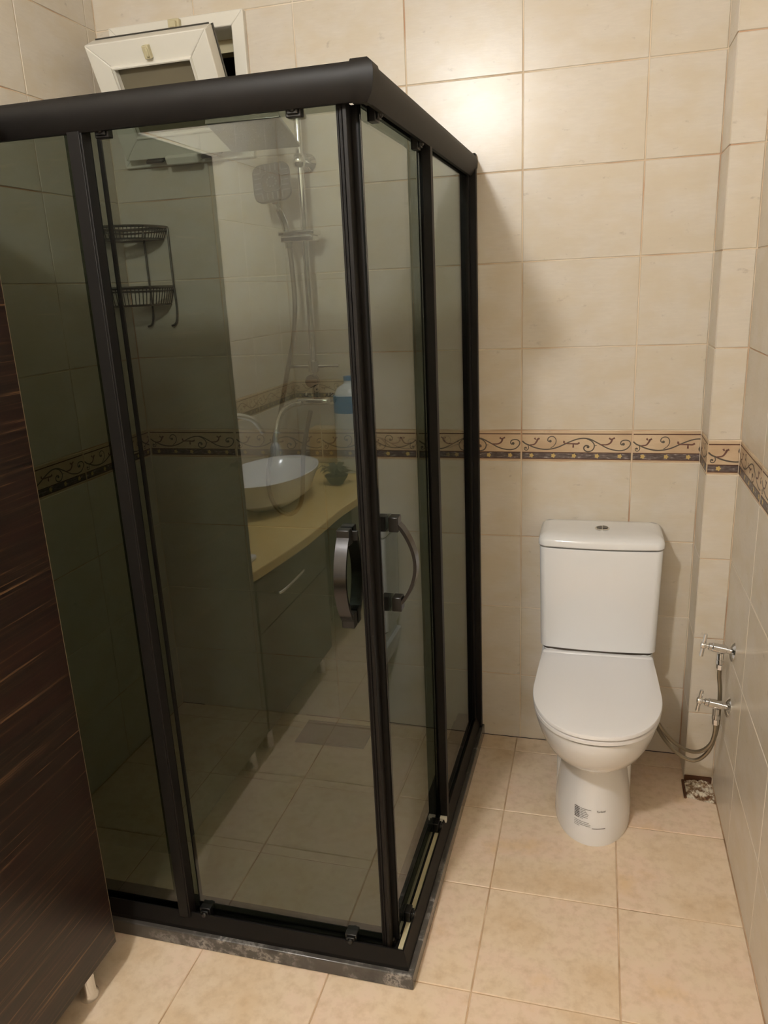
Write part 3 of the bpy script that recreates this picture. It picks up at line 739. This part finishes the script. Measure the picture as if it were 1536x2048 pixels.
# slider bracket, soap shelf, joints
bm = bmesh.new(); lathe(bm, [(.008, 0), (.016, .004), (.019, .014), (.019, .03), (.014, .04), (.008, .043)], 22, T(RX-.002, RY, 1.888)); tube(bm, [(RX, RY, 1.91), (RX+.005, -.002, 1.91)], .008, 10)
lathe(bm, [(.026, .0), (.026, .006), (.014, .02)], 22, T(RX+.006, -.0005, 1.91) @ axis_to((0, -1, 0))); cpart('wall_bracket', bm, 'chrome', smooth=True)
bm = bmesh.new(); box(bm, -.717, -.603, -.115, -.045, 1.698, 1.712); box(bm, -.712, -.608, -.112, -.048, 1.680, 1.698)
cpart('soap_shelf', bm, 'chrome', bevel=.004)
bm = bmesh.new(); tube(bm, catmull([(-.694, -.085, 1.67), (-.692, -.08, 1.60), (-.692, -.078, 1.50), (-.705, -.078, 1.40), (-.727, -.078, 1.32), (-.748, -.08, 1.24), (-.772, -.08, 1.153), (-.80, -.08, 1.07), (-.826, -.08, .985), (-.835, -.08, .93), (-.828, -.08, .87), (-.803, -.08, .828), (-.768, -.08, .815), (-.735, -.08, .835), (-.716, -.08, .88), (-.708, -.08, .95), (-.700, -.08, 1.03), (-.685, -.075, 1.10), (-.668, -.07, 1.165)], 6), .0075, 10)
cpart('hose', bm, 'hose', smooth=True)
bm = bmesh.new(); tube(bm, [(-.735, RY, 1.306), (-.565, RY, 1.306)], .006, 12); lathe(bm, [(.012, -.02), (.018, -.016), (.018, .016), (.012, .02)], 22, T(RX, RY, 1.306)); cpart('diverter_bar', bm, 'chrome', smooth=True)
bm = bmesh.new(); lathe(bm, [(.016, 0), (.020, .006), (.020, .03), (.016, .034), (.008, .034)], 24, T(RX, RY-.004, 1.262) @ axis_to((0, -1, 0))); cpart('diverter_knob', bm, 'dark_chrome', smooth=True)
bm = bmesh.new(); lathe(bm, [(.011, -.06), (.013, -.056), (.013, .04), (.011, .044)], 22, T(RX+.0, RY, 1.195) @ axis_to((1, 0, .0))); lathe(bm, [(.011, 0), (.011, .06)], 14, T(RX, RY, 1.2))
for s_ in (-1, .6):
    tube(bm, [(RX+s_*.05, RY, 1.195), (RX+s_*.05, -.002, 1.195)], .009, 12); lathe(bm, [(.020, 0), (.020, .005), (.011, .012)], 22, T(RX+s_*.05, -.0005, 1.195) @ axis_to((0, -1, 0)))
cpart('mixer_body', bm, 'chrome', smooth=True)
bm = bmesh.new(); tube(bm, catmull([(RX-.05, RY-.01, 1.19), (RX-.075, RY-.03, 1.186), (RX-.095, RY-.07, 1.165), (RX-.10, RY-.11, 1.11), (RX-.10, RY-.12, 1.04)], 6), .0095, 12); cpart('bath_spout', bm, 'chrome', smooth=True)

# ---------------------------------------------------------------- corner wire caddy
cy_ = empty('corner_caddy', (XL+.09, -.09, 1.6), label='two tier chrome wire corner caddy on the shower walls', category='caddy')
def wpart(name, bm, **k):
    for v_ in bm.verts: v_.co -= Vector((XL+.09, -.09, 1.6))
    return from_bm(name, bm, 'wire', cy_, smooth=True, **k)
def ringpts(R_, z, bulge=1.0, o=.006):
    pts = [(XL+o, -o, z), (XL+R_, -o, z)]
    for i in range(1, 10):
        a = math.pi/2*i/10; pts.append((XL+o+(R_-o)*math.cos(a)**.75, -o-(R_-o)*math.sin(a)**.75, z))
    pts.append((XL+o, -R_, z)); return pts
R1 = .172
for zt, dep, nm in ((1.757, .036, 'upper_basket'), (1.572, .056, 'lower_basket')):
    bm = bmesh.new()
    tube(bm, ringpts(R1, zt), .0042, 8, closed=True); tube(bm, ringpts(R1*.97, zt-.012), .0022, 6, closed=True); tube(bm, ringpts(R1*.9, zt-dep), .0032, 6, closed=True)
    fr_t = ringpts(R1, zt)[1:]; fr_b = ringpts(R1*.9, zt-dep)[1:]; m_ = 22
    def along(P_, t):
        P_ = [Vector(p) for p in P_]; L_ = [(b2-a2).length for a2, b2 in zip(P_, P_[1:])]; s_ = t*sum(L_)
        for a2, b2, l_ in zip(P_, P_[1:], L_):
            if s_ <= l_: return a2.lerp(b2, s_/l_)
            s_ -= l_
        return P_[-1]
    for i in range(m_+1):
        a2, b2 = along(fr_t, i/m_), along(fr_b, i/m_)
        inn = Vector((XL+.006+(b2.x-XL)*.35, b2.y*.35, b2.z))
        tube(bm, catmull([a2, b2+(a2-b2)*.25, b2.lerp(inn, .1), inn], 3), .0016, 5)
    wpart(nm, bm)
for x in (XL+.082, XL+R1):
    bm = bmesh.new(); tube(bm, catmull([(x, -.006, 1.757), (x, -.006, 1.60), (x+.002, -.006, 1.50), (x-.004, -.01, 1.455), (x-.02, -.014, 1.445)], 4), .0036, 8); wpart('upright', bm)
bm = bmesh.new(); tube(bm, [(XL+.006, -R1, 1.757), (XL+.006, -R1, 1.50)], .0036, 8); wpart('upright', bm)

# flat steel plate with two ribs on the shower floor
dr = from_bm('floor_plate', bxs((-.775, -.520, -.180, -.035, 0, .004), (-.767, -.528, -.172, -.167, .004, .006), (-.767, -.528, -.048, -.043, .004, .006)), 'steel', bevel=.001, label='flat rectangular steel plate on the shower floor', category='drain')

# ---------------------------------------------------------------- dark cabinet at the left edge
CX, CY0, CY1, CZ0, CZ1 = -.82, -1.775, -1.186, .10, 1.905
cb = empty('tall_cabinet', (-1.07, -1.48, 0), label='tall dark striped wood cabinet at the left edge, on short chrome legs', category='cabinet')
def kpart(name, bm, mat, parent=None, **k):
    for v_ in bm.verts: v_.co -= Vector((-1.07, -1.48, 0))
    return from_bm(name, bm, mat, parent or cb, **k)
kpart('body', bxs((XL+.006, CX-.019, CY0, CY1, CZ0, CZ1)), 'wood')
dd = kpart('door', bxs((CX-.018, CX, CY0+.001, CY1-.0015, CZ0, CZ1)), 'wood', bevel=.001)
kpart('edge_strip', bxs((CX-.018, CX-.0005, CY1-.0015, CY1-.0003, CZ0, CZ1)), 'edge', dd)
for x, y in ((-.862, -1.253), (-.862, -1.71), (XL+.06, -1.253), (XL+.06, -1.71)):
    bm = bmesh.new(); lathe(bm, [(.021, 0), (.021, .012), (.0165, .018), (.0165, .088), (.026, .092), (.026, .0995)], 22, T(x, y, 0)); kpart('leg', bm, 'chrome', smooth=True)
bm = bmesh.new(); lathe(bm, [(.006, 0), (.006, .012), (.013, .018), (.013, .024), (.008, .028)], 16, T(CX, -1.70, 1.05) @ axis_to((1, 0, 0))); kpart('knob', bm, 'dark_chrome', dd, smooth=True)

# ---------------------------------------------------------------- vanity (seen mirrored in the glass)
vn = empty('vanity_unit', (-1.07, -2.6, 0), label='dark wood washbasin unit with a beige top, mirrored in the shower glass', category='vanity')
def vpart(name, bm, mat, parent=None, **k):
    for v_ in bm.verts: v_.co -= Vector((-1.07, -2.6, 0))
    return from_bm(name, bm, mat, parent or vn, **k)
edge = catmull([(-.822, CY0-.003, 0), (-.80, -1.93, 0), (-.775, -2.18, 0), (-.768, -2.5, 0), (-.745, -2.75, 0), (-.735, -3.1, 0), (-.74, -3.42, 0)], 5)
bm = bmesh.new(); lo = []; hi = []
ring = [(XL+.006, CY0-.003)]+[(p.x, p.y) for p in edge]+[(XL+.006, -3.42)]
A = [bm.verts.new((x, y, .645)) for x, y in ring]; B = [bm.verts.new((x, y, .68)) for x, y in ring]; n_ = len(ring)
for k in range(n_): bm.faces.new((A[k], A[(k+1) % n_], B[(k+1) % n_], B[k]))
bm.faces.new(A[::-1]); bm.faces.new(B); vpart('countertop', bm, 'counter', bevel=.004)
vpart('cupboard', bxs((XL+.006, -.835, -2.45, CY0-.004, .10, .644)), 'wood')
vpart('cupboard', bxs((XL+.006, -.835, -3.42, -2.86, .10, .644)), 'wood')
vpart('drawer_front', bxs((-.8345, -.8175, -2.445, CY0-.008, .46, .640)), 'wood', bevel=.001)
vpart('cupboard_door', bxs((-.8345, -.8175, -2.445, CY0-.008, .10, .455)), 'wood', bevel=.001)
bm = bmesh.new(); tube(bm, catmull([(-.8175, -1.92, .556), (-.795, -1.925, .556), (-.792, -2.03, .556), (-.795, -2.135, .556), (-.8175, -2.14, .556)], 4), .006, 10); vpart('drawer_handle', bm, 'chrome', smooth=True)
for x, y in ((-.86, -1.85), (-.86, -3.36), (XL+.06, -1.85), (XL+.06, -3.36), (-.86, -2.41), (-.86, -2.90)):
    bm = bmesh.new(); lathe(bm, [(.021, 0), (.0165, .018), (.0165, .088), (.026, .0995)], 16, T(x, y, 0)); vpart('leg', bm, 'chrome', smooth=True)
bm = bmesh.new(); tube(bm, catmull([(-.98, -2.66, .64), (-.96, -2.66, .50), (-.93, -2.66, .32), (-.92, -2.66, .22), (-.95, -2.68, .17), (-1.02, -2.7, .18), (-1.06, -2.7, .26), (-1.15, -2.7, .30), (-1.31, -2.7, .30)], 5), .018, 12); vpart('waste_pipe', bm, 'pvc', smooth=True)
bm = bmesh.new(); BX, BY = -1.09, -2.585; secs = []
for a, b_, z in ((.07, .12, .681), (.10, .18, .69), (.15, .27, .73), (.165, .27, .77), (.182, .30, .81), (.185, .303, .822), (.180, .297, .823), (.168, .28, .80), (.14, .23, .755), (.09, .16, .715), (.03, .03, .705)):
    secs.append([(BX+a*math.cos(t*math.pi/20), BY+b_*math.sin(t*math.pi/20), z) for t in range(40)])
loft(bm, secs)
from_bm('wash_basin', bm, 'ceramic', smooth=True, label='oval white vessel basin on the beige counter, mirrored in the glass', category='washbasin')
bm = bmesh.new(); lathe(bm, [(.026, 0), (.026, .01), (.018, .02), (.018, .06)], 20, T(-1.295+.02, -2.30, .681)); tube(bm, catmull([(-1.275, -2.30, .73), (-1.275, -2.30, .95), (-1.262, -2.32, 1.02), (-1.225, -2.38, 1.068), (-1.17, -2.45, 1.075), (-1.12, -2.52, 1.045), (-1.10, -2.56, .985)], 6), .0115, 12)
fc = from_bm('basin_tap', bm, 'bright', smooth=True, label='tall gooseneck chrome tap curving over the basin, mirrored in the glass', category='tap')
bm = bmesh.new(); tube(bm, [(-1.275, -2.30, .76), (-1.225, -2.26, .775)], .006, 8); from_bm('tap_lever', bm, 'chrome', fc, smooth=True)
b1 = bmesh.new(); lathe(b1, [(.07, 0), (.075, .02), (.075, .36), (.055, .405), (.022, .425), (.02, .45)], 28, T(-.925, -3.20, .681))
bb = from_bm('water_bottle', b1, 'bottle', smooth=True, label='large milky bottle with a blue label on the counter, mirrored in the glass', category='bottle')
b1 = bmesh.new(); lathe(b1, [(.0758, .29), (.0758, .37)], 28, T(-.925, -3.20, .681)); from_bm('bottle_label', b1, 'blue', bb, smooth=True)
b1 = bmesh.new(); lathe(b1, [(.022, .44), (.022, .46)], 16, T(-.925, -3.20, .681)); from_bm('bottle_cap', b1, 'blue', bb, smooth=True)
b1 = bmesh.new(); lathe(b1, [(.03, 0), (.031, .12), (.024, .15), (.010, .165), (.010, .19)], 20, T(-1.262, -3.05, .681))
b2 = from_bm('soap_bottle', b1, 'bottle', smooth=True, label='small pale pump bottle in the counter corner, mirrored in the glass', category='bottle')
b1 = bmesh.new(); tube(b1, [(-1.262, -3.05, .865), (-1.262, -3.05, .895), (-1.232, -3.05, .892)], .005, 8); from_bm('pump', b1, 'bottle', b2)
from_bm('soap_dish', bxs((-.98, -.86, -1.90, -1.82, .681, .700)), 'ceramic', bevel=.006, label='flat white soap dish at the cabinet end of the counter, mirrored in the glass', category='dish')
from_bm('beige_box', bxs((-1.20, -.74, -3.45, -3.34, .681, .86)), 'ledge', bevel=.006, label='beige stone ledge box at the far end of the counter, mirrored in the glass', category='ledge')
pr_ = random.Random(4)
b1 = bmesh.new(); lathe(b1, [(.03, 0), (.05, .03), (.055, .04), (.048, .04)], 18, T(-.92, -2.93, .681))
pt = from_bm('leafy_plant', b1, 'leaf', smooth=True, label='low dark leafy plant on the beige counter, mirrored in the glass', category='plant')
for i in range(16):
    a = 2*math.pi*i/16+pr_.uniform(-.2, .2); L_ = pr_.uniform(.06, .10); e_ = pr_.uniform(.02, .06)
    c0 = Vector((-.92, -2.93, .715)); d_ = Vector((math.cos(a), math.sin(a), 0)); s_ = Vector((-d_.y, d_.x, 0))
    b1 = bmesh.new(); rows_ = []
    for k, w_ in ((0, .004), (.35, .017), (.7, .014), (1, .001)):
        p = c0+d_*L_*k+Vector((0, 0, e_*math.sin(k*2.4))); rows_.append([b1.verts.new(p+s_*w_), b1.verts.new(p+Vector((0, 0, -.002))), b1.verts.new(p-s_*w_)])
    for u, v_ in zip(rows_, rows_[1:]): b1.faces.new((u[0], u[1], v_[1], v_[0])); b1.faces.new((u[1], u[2], v_[2], v_[1]))
    from_bm('leaf', b1, 'leaf', pt)

# ---------------------------------------------------------------- ceiling lamp (outside the frame, lights the room)
lp = empty('ceiling_lamp', (LAMP.x, LAMP.y, CEIL), label='bare round bulb on a white ceiling rose above the photographer', category='lamp')
bm = bmesh.new(); lathe(bm, [(.05, 0), (.048, -.02), (.02, -.03), (.018, -.07)], 24); from_bm('lamp_base', bm, 'pvc', lp, smooth=True)
bm = bmesh.new(); bmesh.ops.create_icosphere(bm, subdivisions=2, radius=LAMP_R)
for v_ in bm.verts: v_.co.z += LAMP.z-CEIL
from_bm('bulb', bm, 'lamp', lp, smooth=True)
